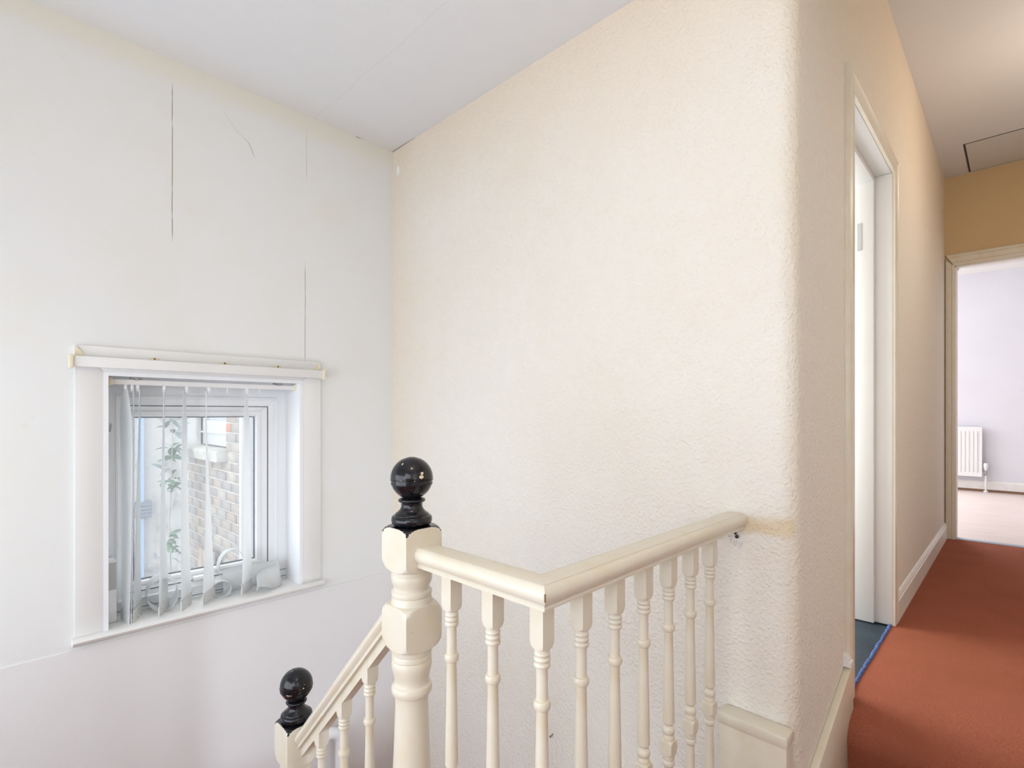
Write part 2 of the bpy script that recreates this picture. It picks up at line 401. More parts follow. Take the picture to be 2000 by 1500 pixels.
# corridor skirting, split by the side door
def skirt(sec, x0, x1, y, z): return MB().sweep(sec, [((x0, y, z), (0, -1, 0), (0, 0, 1)), ((x1, y, z), (0, -1, 0), (0, 0, 1))])
SK = [(0, 0), (.015, 0), (.015, .088), (.012, .092), (.012, .098), (.008, .106), (.005, .112), (0, .114)]
tag(link('baseboard_left', skirt(SK, 2.79, XE, YC, ZF), M['gloss_white'], smooth=25), 'white moulded skirting board along the corridor carpet', 'skirting', kind='structure')
mb = MB().prism([(1.37 + .04, -.965 + .01), (1.905, -.775), (1.905, ZF - .02), (1.84, ZF - .06), (1.835, ZL), (1.41, ZL)], 'y', YC - .02, YC)
st = tag(link('baseboard_step', mb, M['gloss'], bev=.003), 'cream stepped skirting board sloping down beside the carpeted step', 'skirting', kind='structure')
mb = skirt([(0, 0), (.020, 0), (.020, .012), (.014, .016), (.014, .024), (.008, .034), (0, .036)], 1.868, 1.905, YC, -.782)
link('end_moulding', mb, M['gloss_white'], st, smooth=25)
# boxed stringer end on the big wall
mb = MB().box(XW - .052, XW, YC + .004, .556, ZL, -.795)
bx = tag(link('trim_stair_upstand', mb, M['gloss'], bev=.004), 'cream boxed upstand against the big wall beneath the bannister end', 'trim', kind='structure')
mb = MB().box(XW - .056, XW, YC + .001, .560, -.797, -.767)
link('cap', mb, M['gloss'], bx, bev=.006)

# ------------------------------------------------------------------ side door (door_1) with the blue-floored room behind it
d1 = thing('door_1', 'white painted door frame in the cream corridor wall, dark blue floor inside', 'door frame', (DX0, YC, ZF), kind='structure')
ARCH = [(0, 0), (0, .012), (.020, .014), (.044, .014), (.052, .017), (.068, .013), (.072, .004), (.072, 0)]
def architrave(parent, x0, x1, ztop, zbot, y, m):
    # left leg, head, right leg as three mitred boards; section u = outwards, v = towards the corridor
    q = ARCH
    for nm, fr in (('architrave', [((x0, y, zbot), (-1, 0, 0), (0, -1, 0)), ((x0, y, ztop), (-1, 0, 1), (0, -1, 0))]),
                   ('architrave', [((x0, y, ztop), (-1, 0, 1), (0, -1, 0)), ((x1, y, ztop), (1, 0, 1), (0, -1, 0))]),
                   ('architrave', [((x1, y, ztop), (1, 0, 1), (0, -1, 0)), ((x1, y, zbot), (1, 0, 0), (0, -1, 0))])):
        link(nm, MB().sweep(q, fr), m, parent, smooth=25)
architrave(d1, DX0, DX1 + .002, DZ, ZF, YC, M['gloss'])
for a in ((DX0 - .022, DX0, YC - .003, YC + .11, ZF, DZ), (DX1, DX1 + .022, YC - .003, YC + .11, ZF, DZ), (DX0 - .022, DX1 + .022, YC - .003, YC + .11, DZ, DZ + .022)):
    link('door_lining', MB().box(*a), M['satin'], d1, bev=.002)
link('door_stop', MB().box(DX1 - .022, DX1 + .02, YC + .060, YC + .145, ZF, DZ + .0).box(DX0 - .02, DX1 - .022, YC + .060, YC + .145, DZ - .022, DZ + .02).box(DX0 - .022, DX0 + .022, YC + .06, YC + .145, ZF, DZ), M['satin'], d1, bev=.002)
k = link('latch_plate', MB().box(DX1 - .0245, DX1 - .0215, YC + .104, YC + .120, .71, .83), M['grey_plastic'], d1)
mb = MB().box(DX0 - .02, DX1 + .02, YC + .0, 2.2, ZF - .05, ZF - .004)
tag(link('floor_side_room', mb, M['vinyl']), 'dark blue vinyl floor inside the side doorway', 'floor', kind='structure')
mb = MB()
edge = [(DX0 + .0, YC + .01)]
for i in range(90):
    x = DX0 + (DX1 - DX0) * i / 89
    mb.ball((x, YC + .004 + random.uniform(-.0015, .002), ZF + .001), random.uniform(.0055, .007), 8, 5)
fr = link('frayed_edge', mb, M['blue_trim'], floor, smooth=60); fr['kind'] = 'stuff'
# side room shell
mb = MB().box(XW + .12, 3.6, 2.2, 2.25, ZF - .1, 1.7).box(3.55, 3.6, YC + .1, 2.2, ZF - .1, 1.7).box(XW + .12, 3.6, YC + .1, 2.25, 1.6, 1.7)
tag(link('wall_side_room', mb, M['satin']), 'white walls of the room behind the side door', 'wall', kind='structure')
# door leaf, swung into the side room against its hinges
leaf = tag(link('door_leaf', MB().box(DX1 - .004, DX1 + .034, YC + .150, YC + .150 + .74, ZF + .004, DZ), M['gloss_white'], bev=.002, base=(DX1, YC + .150, ZF)), 'white door standing open inside the side room', 'door')

# ------------------------------------------------------------------ end doorway (door_2), far room, radiator
d2 = thing('door_2', 'cream door frame at the end of the corridor, open to a bright lavender room', 'door frame', (XE, .336, ZF), kind='structure')
q = [(0, 0), (0, .014), (.012, .020), (.016, .014), (.034, .014), (.038, .020), (.048, .018), (.052, 0)]
for nm, frm in (('architrave', [((XE, .336, ZF), (0, 1, 0), (-1, 0, 0)), ((XE, .336, 1.055), (0, 1, 1), (-1, 0, 0))]),
                ('architrave', [((XE, .336, 1.055), (0, 1, 1.7), (-1, 0, 0)), ((XE, -.45, 1.055), (0, -1, 1.7), (-1, 0, 0))]),
                ('architrave', [((XE, -.45, 1.055), (0, -1, 1), (-1, 0, 0)), ((XE, -.45, ZF), (0, -1, 0), (-1, 0, 0))])):
    link(nm, MB().sweep(q, frm), M['gloss'], d2, smooth=25)
for a in ((XE - .004, XE + .12, .326, .345, ZF, 1.055), (XE - .004, XE + .12, -.46, -.44, ZF, 1.055), (XE - .004, XE + .12, -.46, .345, 1.045, 1.06)):
    link('door_lining', MB().box(*a), M['gloss_white'], d2, bev=.002)
mb = MB().prism([(XE + .005, ZF - .02), (XE + .005, ZF + .002), (XE + .02, ZF + .008), (XE + .05, ZF + .008), (XE + .065, ZF), (XE + .065, ZF - .02)], 'y', -.44, .326)
link('threshold_strip', mb, M['threshold'], d2)
XF = 8.17
mb = MB()
N = 14
for i in range(N):
    y0 = -1.6 + i * .26
tag(link('floor_far_room', MB().box(XE, XF + .1, -1.8, 3.0, ZF - .06, ZF - .004), M['laminate']), 'pale pinkish laminate floor in the far room', 'floor', kind='structure')
tag(link('wall_far', MB().box(XF, XF + .1, -1.8, 3.0, ZF - .1, 1.9), M['lavender']), 'pale lavender wall behind the white radiator', 'wall', kind='structure')
mb = MB().box(XE + .11, XF, -1.9, -1.8, ZF - .1, 1.9).box(XE + .11, XE + .12, YC + .1, 3.0, ZF - .1, 1.9).box(XE + .11, XE + .12, -1.8, -.70, ZF - .1, 1.9)
mb.box(XE + .11, XF + .1, 3.0, 3.1, ZF - .1, 1.9)
tag(link('wall_far_room', mb, M['lavender']), 'other lavender walls of the far room, out of the picture', 'wall', kind='structure')
tag(link('ceiling_far_room', MB().box(XE + .11, XF + .1, -1.9, 3.0, 1.78, 1.9), M['plain_ceiling']), 'white ceiling of the far room', 'ceiling', kind='structure')
cv = [(0, 0)] + [(.12 - .12 * math.cos(t), .12 * math.sin(t) ) for t in [i * PI / 16 for i in range(9)]] 
cove = [(0, -.012), (.012, -.012), (.014, 0)] + [(.014 + .11 * (1 - math.cos(t)), .11 * math.sin(t)) for t in [i * PI / 16 for i in range(9)]] + [(.14, .13), (0, .13)]
mb = MB().sweep(cove, [((XF, -1.8, 1.65), (-1, 0, 0), (0, 0, 1)), ((XF, 3.0, 1.65), (-1, 0, 0), (0, 0, 1))])
tag(link('trim_coving', mb, M['satin'], smooth=40), 'white plaster coving along the far lavender wall', 'coving', kind='structure')
mb = MB().sweep([(0, .022), (.02, .022), (.02, .10), (.014, .112), (.010, .118), (0, .12)], [((XF, -1.8, ZF), (-1, 0, 0), (0, 0, 1)), ((XF, 3.0, ZF), (-1, 0, 0), (0, 0, 1))])
bb = tag(link('baseboard_far', mb, M['gloss_white'], smooth=25), 'white skirting board below the radiator', 'skirting', kind='structure')
link('floor_beading', MB().box(XF - .026, XF, -1.8, 3.0, ZF - .004, ZF + .022), M['beading'], bb)

ra = thing('radiator', 'white ribbed panel radiator on the lavender wall of the far room', 'radiator', (XF - .09, .31, ZF))
Y0, Y1, Z0, Z1, XR = .312, 1.112, -.734, -.162, XF - .095
sec = [(Y0, XR - .0)]
prof = []
nr = 20
for i in range(nr):
    y = Y0 + .035 + (Y1 - Y0 - .07) * i / nr; p = (Y1 - Y0 - .07) / nr
    prof += [(y, 0), (y + p * .18, .011), (y + p * .62, .011), (y + p * .80, 0)]
prof = [(Y0, .0)] + prof + [(Y1, .0)]
mb = MB()
zs = [(Z0, 0), (Z0 + .045, 0), (Z0 + .065, 1), (Z1 - .065, 1), (Z1 - .045, 0), (Z1, 0)]
n = len(prof); vsx = []; fsx = []
for z, kf in zs:
    vsx += [(XR + .001 - .010 + (.011 - h) * kf, y, z) for y, h in prof]
for i in range(len(zs) - 1):
    for j in range(n - 1): fsx.append((i * n + j, i * n + j + 1, (i + 1) * n + j + 1, (i + 1) * n + j))
mb.add(vsx, fsx)
link('front_panel', mb, M['radiator'], ra, smooth=35)
link('casing', MB().box(XR - .004, XR + .045, Y0 - .001, Y0 + .012, Z0, Z1).box(XR - .004, XR + .045, Y0, Y1, Z1 - .012, Z1 + .001).box(XR - .004, XR + .045, Y0, Y1, Z0 - .001, Z0 + .012), M['radiator'], ra, bev=.003)
link('back_panel', MB().box(XR + .05, XR + .055, Y0 + .02, Y1 - .02, Z0 + .02, Z1 - .02), M['radiator'], ra)
for y in (Y0 + .15, Y1 - .15): link('bracket', MB().box(XR + .055, XF - .002, y - .015, y + .015, Z0 + .1, Z1 - .1), M['radiator'], ra)
va = link('valve', MB().lathe([(-.66, .012), (-.64, .017), (-.625, .022), (-.585, .024), (-.575, .018)], XR + .02, .281, 16), M['radiator'], ra, smooth=40)
link('valve_body', MB().tube([(XR + .02, Y0 + .005, Z0 + .045), (XR + .02, .281, Z0 + .045), (XR + .02, .281, Z0 + .075)], .012).tube([(XR + .02, .281, Z0 + .05), (XR + .02, .281, Z0 + .015)], .011), M['steel'], va, smooth=40)
link('feed_pipe', MB().tube([(XR + .02, .281, Z0 + .02), (XR + .02, .281, ZF)], .0095).lathe([(ZF - .003, .022), (ZF + .012, .02), (ZF + .014, .01)], XR + .02, .281, 16), M['radiator'], ra, smooth=40)

# loft hatch
ht = thing('loft_hatch', 'flat loft hatch panel with a dark gap in the corridor ceiling', 'hatch', (4.36, -.2, ZC2))
link('panel', MB().box(4.362, 4.868, -.50, .247, ZC2 - .004, ZC2 + .003), M['hatch'], ht)
link('gap', MB().box(4.352, 4.876, .247, .257, ZC2 - .0025, ZC2 + .002).box(4.868, 4.877, -.50, .257, ZC2 - .0025, ZC2 + .002).box(4.353, 4.362, -.50, .257, ZC2 - .001, ZC2 + .002), M['gap'], ht)
# pendant lamps (above the frame)
for nm, (x, y, z), zc, lb in (('pendant_lamp', (.20, .30, .98), ZC, 'white pendant lamp holder hanging from the landing ceiling'), ('pendant_lamp', (3.3, -.38, 1.25), ZC2, 'white pendant lamp holder hanging from the corridor ceiling')):
    p = thing(nm, lb, 'lamp', (x, y, zc))
    link('ceiling_rose', MB().lathe([(zc - .025, .02), (zc - .02, .04), (zc, .045)], x, y, 20), M['upvc'], p, smooth=40)
    link('flex', MB().tube([(x, y, zc - .02), (x, y, z + .10)], .003, 8), M['upvc'], p)
    link('holder', MB().lathe([(z + .055, .018), (z + .10, .018), (z + .105, .008)], x, y, 16), M['upvc'], p, smooth=40)

M['crack'] = mat('crack_grey', (.33, .31, .29), .9)
link('plaster_crack', MB().tube([(.648, YW, 1.135), (.690, YW, 1.085), (.716, YW, 1.066), (.738, YW, 1.050), (.752, YW, 1.018), (.760, YW, 1.000)], [.0002, .0003, .0003, .0009, .0009, .0002], 6), M['crack'], wall_back)
link('ceiling_gap', MB().tube([(XW - .001, 2.146, ZC - .001), (XW - .001, 2.10, ZC - .0008), (XW - .001, 2.03, ZC - .0003), (XW - .001, 1.96, ZC)], [.002, .0022, .0015, .0004], 6).tube([(1.19, YW - .001, ZC - .001), (1.205, YW - .001, ZC - .001), (1.22, YW - .001, ZC - .001)], [.0005, .002, .0006], 6), M['crack'], wall_back)
# ------------------------------------------------------------------ stair window
w1 = thing('window_1', 'small white window with bare vertical blind slats over the stairwell', 'window', (OX0, YW, OZ0), kind='structure')
# flat casing boards with mitred head
y = YW
def board(poly, y0, y1, m=M['satin'], bev=.0025): return link('casing_board', MB().prism(poly, 'y', y0, y1), m, w1, bev=bev)
AW = .083
board([(OX0 - AW, OZ0 + .006), (OX0, OZ0 + .006), (OX0, OZ1), (OX0 - AW, OZ1 + AW)], y - .012, y)
board([(OX1, OZ0 + .006), (OX1 + AW + .006, OZ0 + .006), (OX1 + AW + .006, OZ1 + AW), (OX1, OZ1)], y - .012, y)
board([(OX0, OZ1), (OX1, OZ1), (OX1 + AW + .006, OZ1 + AW), (OX0 - AW, OZ1 + AW)], y - .0117, y)
# reveal linings
YF = 2.272
link('reveal_lining', MB().box(OX0 - .01, OX0 + .003, y - .013, YF, OZ0, OZ1 + .01), M['reveal'], w1)
link('reveal_lining', MB().box(OX1 - .003, OX1 + .01, y - .013, YF, OZ0, OZ1 + .01), M['reveal'], w1)
link('reveal_lining', MB().box(OX0 + .003, OX1 - .003, y - .013, YF, OZ1 - .003, OZ1 + .01), M['reveal'], w1)
sec = [(YW - .034, OZ0 - .012), (YW - .038, OZ0 - .004), (YW - .034, OZ0 + .004), (YW - .026, OZ0 + .006), (YF + .01, OZ0 + .006), (YF + .01, OZ0 - .02), (YW - .02, OZ0 - .02)]
mb = MB().prism([(a - 0, b) for a, b in sec], 'x', OX0 - AW - .006, OX1 + AW + .012)
link('window_board', mb, M['satin'], w1, smooth=50)
# frame, sash, bead, glass
S0 = OZ0 + .004
mb = MB().ring([(OX0, OX1, S0, OZ1, YF + .07), (OX0, OX1, S0, OZ1, YF), (OX0 + .041, OX1 - .041, S0 + .040, OZ1 - .062, YF), (OX0 + .042, OX1 - .042, S0 + .041, OZ1 - .063, YF - .006), (OX0 + .049, OX1 - .049, S0 + .048, OZ1 - .070, YF - .006),
                (OX0 + .052, OX1 - .052, S0 + .051, OZ1 - .074, YF + .004), (OX0 + .068, OX1 - .073, S0 + .066, OZ1 - .097, YF + .012), (OX0 + .069, OX1 - .0745, S0 + .067, OZ1 - .099, YF + .05)])
link('outer_frame', mb, M['upvc'], w1)
mb = MB().ring([(OX0 + .0690, OX1 - .0740, S0 + .067, OZ1 - .098, YF + .013), (OX0 + .071, OX1 - .0765, S0 + .069, OZ1 - .1005, YF + .013), (OX0 + .071, OX1 - .0765, S0 + .069, OZ1 - .1005, YF + .03)])
link('gasket', mb, M['gasket'], w1)
G = (OX0 + .100, OX1 - .118, OZ0 + .105, OZ1 - .140)
mb = MB().ring([(OX0 + .071, OX1 - .0765, S0 + .069, OZ1 - .1005, YF + .06), (OX0 + .071, OX1 - .0765, S0 + .069, OZ1 - .1005, YF + .016), (OX0 + .086, OX1 - .098, S0 + .084, OZ1 - .118, YF + .030), (OX0 + .087, OX1 - .099, S0 + .085, OZ1 - .120, YF + .026),
                (G[0] - .006, G[1] + .006, G[2] - .006, G[3] + .006, YF + .030), (G[0], G[1], G[2], G[3], YF + .042), (G[0], G[1], G[2], G[3], YF + .06)])
sash = link('sash', mb, M['upvc'], w1)
mb = MB().ring([(G[0], G[1], G[2], G[3], YF + .0415), (G[0] + .003, G[1] - .003, G[2] + .003, G[3] - .003, YF + .0415), (G[0] + .003, G[1] - .003, G[2] + .003, G[3] - .003, YF + .05)])
link('glazing_gasket', mb, M['gasket'], sash)
link('pane', MB().box(G[0] - .004, G[1] + .004, YF + .050, YF + .054, G[2] - .004, G[3] + .004), M['glass'], sash)
link('casement_handle', MB().box(.58, .64, YF - .004, YF + .02, -.645, -.630).box(.625, .64, YF - .018, YF - .002, -.645, -.628), M['upvc'], sash, bev=.003)
mb = MB()
for z in (S0 + .012, S0 + .040):
    mb.box(OX0 + .004, OX1 - .004, YF - .0012, YF + .001, z, z + .0022)
link('frame_joint', mb, M['gasket'], w1)

# ------------------------------------------------------------------ pelmet rail over the window
pv = thing('pelmet_rail', 'old white pelmet rail with brown screw marks fixed above the window', 'pelmet', (.215, YW, .16))
link('back_board', MB().box(.213, 1.016, YW - .018, YW, .150, .2165), M['satin'], pv, bev=.002)
link('fascia', MB().box(.208, 1.020, YW - .046, YW - .034, .146, .180), M['satin'], pv, bev=.003)
link('soffit', MB().box(.208, 1.020, YW - .036, YW - .010, .152, .160), M['satin'], pv)
for x in (.203, 1.022): link('end_cap', MB().box(x - .006, x + .006, YW - .052, YW - .028, .140, .184), M['ivory'], pv, bev=.003)
for x, s in ((.213, 1), (1.016, -1)):
    link('corner_bracket', MB().prism([(x, .164), (x + s * .040, .164), (x + s * .004, .212), (x, .212)], 'y', YW - .024, YW - .017), M['ivory'], pv)
for x in (.425, .645, .84):
    kb = link('screw_block', MB().box(x - .014, x + .014, YW - .0225, YW - .017, .176, .190), M['ivory'], pv, bev=.003)
    link('screw', MB().tube([(x, YW - .0215, .186), (x, YW - .024, .186)], .0035, 8), M['rust'], kb)

# ------------------------------------------------------------------ vertical blind
vb = thing('vertical_blind', 'broken white vertical blind with seven twisted slats left hanging in the window', 'blind', (.62, 2.18, .12))
YB = 2.185
head = link('head_rail', MB().sweep([(-.012, -.010), (.010, -.010), (.014, -.004), (.014, .006), (.008, .011), (-.012, .011)],
            [((.316, YB, .107), (0, -1, 0), (0, 0, 1)), ((.926, YB, .107), (0, -1, 0), (0, 0, 1))]), M['satin'], vb, smooth=50)
for x in (.311, .929): link('end_cap', MB().box(x - .006, x + .006, YB - .016, YB + .014, .093, .1195), M['ivory'], head, bev=.003)
for x in (.383, .862): link('bracket', MB().box(x - .016, x + .016, YB - .012, YB + .012, .1185, .1235).box(x - .006, x + .004, YB - .0155, YB - .011, .112, .122), M['steel'], head)
for x in (.672, .79): link('empty_hook', MB().box(x - .0015, x + .0015, YB - .002, YB + .002, .078, .098), M['upvc'], head)
slats = [(.352, -22, -14, -.712), (.374, 1, 2, -.712), (.391, 2, 16, -.712), (.466, 1, 20, -.712), (.532, 9, 22, -.710), (.604, -3, 27, -.708), (.741, 11, 24, -.705)]
slat_x = []
for i, (x, a0, a1, zb) in enumerate(slats):
    # each slat hangs almost edge-on to the stairs and twists towards its foot
    v0 = math.atan2(YB, x)                    # heading that runs straight away from the landing
    W = .0445; nz, nw = 24, 4
    mb = MB(); vs_, fs_ = [], []
    for j in range(nz + 1):
        t = j / nz; z = .082 + (zb - .082) * t
        ang = v0 - math.radians(a0 + (a1 - a0) * t ** 1.3)
        cx = x + .004 * math.sin(3 * t + i); wd = W * (.45 + .55 * min(1, t * 9)) 
        for k_ in range(nw + 1):
            s_ = -1 + 2 * k_ / nw
            bow = .004 * (1 - s_ * s_)
            vs_.append((cx + s_ * wd * math.cos(ang) - bow * math.sin(ang), YB + s_ * wd * math.sin(ang) + bow * math.cos(ang), z))
    for j in range(nz):
        for k_ in range(nw):
            a = j * (nw + 1) + k_; fs_.append((a, a + 1, a + nw + 2, a + nw + 1))
    mb.add(vs_, fs_)
    so = link('slat', mb, M['fabric'], vb, smooth=60)
    ang = v0 - math.radians(a1); ca, sa = math.cos(ang), math.sin(ang)
    x += .004 * math.sin(3 + i)
    hx = [(s_ * (W - .001), d) for s_, d in ((-1, -.0018), (1, -.0018), (1, .0018), (-1, .0018))]
    P = [(x + u * ca - v * sa, YB + u * sa + v * ca) for u, v in hx]
    link('bottom_weight', MB().prism(P, 'z', zb + .001, zb + .042), M['weight'], so)
    link('hanger', MB().box(x - .004, x + .004, YB - .004, YB + .004, .074, .099), M['upvc'], so)
    slat_x.append((x - W * ca, YB - W * sa))
mb = MB()
for i in range(len(slat_x) - 1):
    (xa, ya), (xb, yb) = slat_x[i], slat_x[i + 1]
    nb = max(4, int(abs(xb - xa) / .0065))
    for j in range(nb + 1):
        t = j / nb; mb.ball((xa + (xb - xa) * t, ya + (yb - ya) * t, -.672 - .022 * 4 * t * (1 - t)), .0016, 6, 4)
ch = link('bottom_chain', mb, M['grey_plastic'], vb, smooth=60); ch['kind'] = 'stuff'
mb = MB()
for xo in (.307, .3135):
    for j in range(105):
        mb.ball((xo + .002 * math.sin(j * .05), 2.196, .088 - j * .0054), .0017, 6, 4)
ch = link('control_chain', mb, M['upvc'], vb, smooth=60); ch['kind'] = 'stuff'
link('chain_joiner', MB().tube([(.3145, 2.194, -.035), (.312, 2.194, -.062)], .003, 8), M['steel'], vb)

# loose slats lying curled on the window board
def ribbon(name, pts, W, label, grp):      # pts: [(centre, half-width direction)]
    cs = [Vector(p[0]) for p in pts]; ds = [Vector(p[1]).normalized() for p in pts]
    def cr(a, b, c, d, t): return .5 * ((2 * b) + (c - a) * t + (2 * a - 5 * b + 4 * c - d) * t * t + (3 * b - a - 3 * c + d) * t ** 3)
    C_, D_ = [], []
    L = len(cs)
    for i in range(L - 1):
        for s_ in range(8):
            t = s_ / 8; ix = [max(0, i - 1), i, i + 1, min(L - 1, i + 2)]
            C_.append(cr(*[cs[q_] for q_ in ix], t)); D_.append(cr(*[ds[q_] for q_ in ix], t).normalized())
    C_.append(cs[-1]); D_.append(ds[-1])
    vs_, fs_ = [], []
    for c, d in zip(C_, D_):
        for k_ in range(5): vs_.append(c + d * W * (-1 + k_ / 2))
    for j in range(len(C_) - 1):
        for k_ in range(4):
            a = j * 5 + k_; fs_.append((a, a + 1, a + 6, a + 5))
    o = link(name, MB().add(vs_, fs_), M['fabric'], None, smooth=60, base=tuple(cs[0]))
    sm = o.modifiers.new('thickness', 'SOLIDIFY'); sm.thickness = .0008
    return tag(o, label, 'blind slat', grp)
zt = OZ0 + .008
def loop(cx, cy, cz, rx, rz_, a0, a1, ax, n=13):
    return [((cx + rx * math.cos(a0 + (a1 - a0) * i / (n - 1)), cy - .010 * math.cos(a0 + (a1 - a0) * i / (n - 1)), cz + rz_ * math.sin(a0 + (a1 - a0) * i / (n - 1))), ax) for i in range(n)]
ribbon('fallen_slat', loop(.468, 2.228, zt + .060, .046, .058, -PI * .55, PI * 1.40, (.12, .98, .05)), .040, 'fallen white blind slat curled into an upright round loop on the window board', 'fallen blind slats')
ribbon('fallen_slat', loop(.660, 2.228, zt + .032, .032, .031, -PI * .75, PI * 1.05, (.1, 1, .05)), .032, 'small low loop of fallen white blind slat on the sill between hanging slats', 'fallen blind slats')
ribbon('fallen_slat', loop(.714, 2.268, zt + .092, .048, .070, PI * 1.10, -PI * .30, (.10, .97, -.05)), .028, 'fallen white blind slat arching highest against the glass at the right of the sill', 'fallen blind slats')
u_ = (0, .12, 1); l_ = (0, .55, .83)
pts = [((.668, 2.222, zt + .046), u_), ((.70, 2.226, zt + .049), u_), ((.75, 2.229, zt + .050), u_), ((.80, 2.228, zt + .050), u_), ((.85, 2.230, zt + .050), u_), ((.876, 2.208, zt + .049), (0, .2, 1)), ((.868, 2.182, zt + .044), (0, .4, .9)), ((.83, 2.172, zt + .041), l_), ((.80, 2.166, zt + .044), (0, .85, .5)), ((.772, 2.160, zt + .042), (.25, .92, .2)), ((.778, 2.150, zt + .016), (.55, .8, -.1))]
ribbon('fallen_slat', pts, .0435, 'long fallen white blind slat folded back on itself at the right end of the sill', 'fallen blind slats')
pb = thing('plastic_box', 'small white plastic box with a grey face at the left end of the window sill', 'box', (.312, 2.235, zt))
link('body', MB().box(.301, .3315, 2.20, 2.268, OZ0 + .007, -.500), M['upvc'], pb, bev=.002)
link('grey_face', MB().box(.3035, .330, 2.1985, 2.2005, -.598, -.506), M['grey_plastic'], pb)

# ------------------------------------------------------------------ bannister
bn = thing('stair_bannister', 'cream turned-spindle bannister with black ball-topped newel posts', 'bannister', (.61, .875, ZL))
NX = .6095
def ell(z0, r0, z1, r1, convex_top, n=7):
    # quarter ellipse between (z0,r0) and (z1,r1)
    out = []
    for i in range(n + 1):
        t = i / n * PI / 2
        if convex_top: out.append((z0 + (z1 - z0) * (1 - math.cos(t)), r0 + (r1 - r0) * math.sin(t)))
        else: out.append((z0 + (z1 - z0) * math.sin(t), r0 + (r1 - r0) * (1 - math.cos(t))))
    return out
def newel(cy, dz, ext, zbot, name_label):
    h = .0425; R = h * 1.4142 + .0004
    # from top of the top block downwards
    p = [(-.2240, h * .55), (-.2244, h * .92)] + ell(-.2246, h * .96, -.2440, R, True) + [(-.286 - ext, R)] + ell(-.286 - ext, R, -.311 - ext, h * .96, False)
    p = [(z + dz, r_) for z, r_ in p]
    e = -ext
    q = [(-.312, .0405), (-.3185, .0405), (-.3195, .0395), (-.321, .0405), (-.327, .0410), (-.334, .0400), (-.341, .0372), (-.346, .0352), (-.350, .0350), (-.3515, .0375), (-.354, .0400), (-.358, .0405), (-.362, .0395), (-.3635, .0375), (-.365, .0392), (-.369, .0400), (-.373, .0402)]
    q += ell(-.3775, h * .96, -.400, R, True) + [(-.440, R)] + ell(-.440, R, -.466, h * .96, False)
    q += [(-.468, .0400), (-.476, .0400), (-.478, .0378), (-.482, .0392), (-.488, .0395), (-.490, .0382), (-.492, .0395), (-.500, .0402), (-.508, .0392), (-.518, .0365), (-.528, .0345), (-.534, .0340), (-.538, .0350), (-.541, .0385), (-.546, .0402), (-.552, .0402), (-.557, .0385), (-.560, .0345), (-.566, .0330), (-.580, .0326), (-.65, .0348), (-.72, .0378), (-.80, .0400), (-.84, .0400), (-.85, .036), (-.86, .0400)]
    q += ell(-.864, h * .96, -.884, R, True) + [(max(zbot - dz, -2.2), R)]
    allp = p + [(z + dz + e, r_) for z, r_ in q]
    o = link('newel_post', MB().lathe(allp, NX, cy, 64, h), M['gloss'], bn, smooth=28)
    # black cap: collar on the block, base, neck and ball
    c = [(-.2445, R + .0006)]
    cap = [(-.2440 + .0004, R + .0005)] + [(z + .0006, r_ + .0005) for z, r_ in ell(-.2440, R, -.2246, h * .96, False)]
    # keep only corners: a thin skin over the shoulders of the block
    link('painted_shoulder', MB().lathe([(z + dz, r_) for z, r_ in [(-.2440, R + .0005)] + [(zz + .0006, rr + .0004) for zz, rr in reversed(ell(-.2246, h * .96, -.2440, R, True))] + [(-.2238, h * .90), (-.2236, h * .5)]], NX, cy, 64, h - .0006), M['black'], o, smooth=30)
    b = [(-.2245, .030), (-.2215, .036), (-.2185, .0395), (-.213, .0408), (-.2075, .0400), (-.2045, .0375), (-.2035, .0345), (-.2025, .0345), (-.200, .0325), (-.196, .0270), (-.191, .0228), (-.186, .0210), (-.181, .0212), (-.178, .0225), (-.1765, .0262), (-.174, .0272), (-.172, .0262), (-.1705, .0245)]
    cz, rb = -.1300, .0422
    for i in range(22):
        z = -.1685 + (-.0880 + .1685) * i / 21
        dzb = (z - cz) / .0425
        rr = rb * math.sqrt(max(0.0004, 1 - dzb * dzb))
        if abs(z + .1345) < .0016: rr -= .0014
        b.append((z, rr))
    b2 = []
    for z, r_ in b: b2.append((z + dz, r_))
    b2 += [(-.1385 + dz, .0418)] * 0
    ballo = link('ball_finial', MB().lathe(b2, NX, cy, 56), M['black'], o, smooth=50)
    ballo['label'] = name_label
    # the two scribed lines round the ball
    link('scribed_line', MB().lathe([(-.1338 + dz, .0416), (-.1333 + dz, .0428), (-.1322 + dz, .0428), (-.1317 + dz, .0416)], NX, cy, 56).lathe([(-.1418 + dz, .0406), (-.1413 + dz, .0418), (-.1402 + dz, .0418), (-.1397 + dz, .0406)], NX, cy, 56), M['black'], o, smooth=50)
    # paint chips on the ball
    to = Vector((-NX, -cy, 0)).normalized(); rt = Vector((-to.y, to.x, 0))
    def chip(a, e_, pts_):
        mbc = MB(); c_ = Vector((NX, cy, cz + dz)); vv = []
        for u, v in pts_:
            aa, ee = a + u, e_ + v
            d = to * (math.cos(aa) * math.cos(ee)) + rt * (math.sin(aa) * math.cos(ee)) + Vector((0, 0, math.sin(ee)))
            vv.append(c_ + d * (.0428))
        vv.append(sum(vv, Vector()) / len(vv)); n_ = len(vv) - 1
        mbc.add(vv, [(i, (i + 1) % n_, n_) for i in range(n_)])
        link('paint_chip', mbc, M['chip'], o)
    return o, chip
nw, chip = newel(.875, 0, 0, ZL, 'black glossy ball finial with chipped cream paint')
chip(.50, .27, [(-.07, .08), (.02, .10), (.09, .07), (.07, .01), (.02, -.02), (.04, -.04), (.0, -.06), (-.06, -.03), (-.07, .03)])
chip(.44, .12, [(-.10, .06), (-.03, .08), (.02, .10), (.08, .06), (.13, .06), (.12, -.02), (.05, -.04), (.02, -.09), (-.02, -.04), (-.08, -.05)])
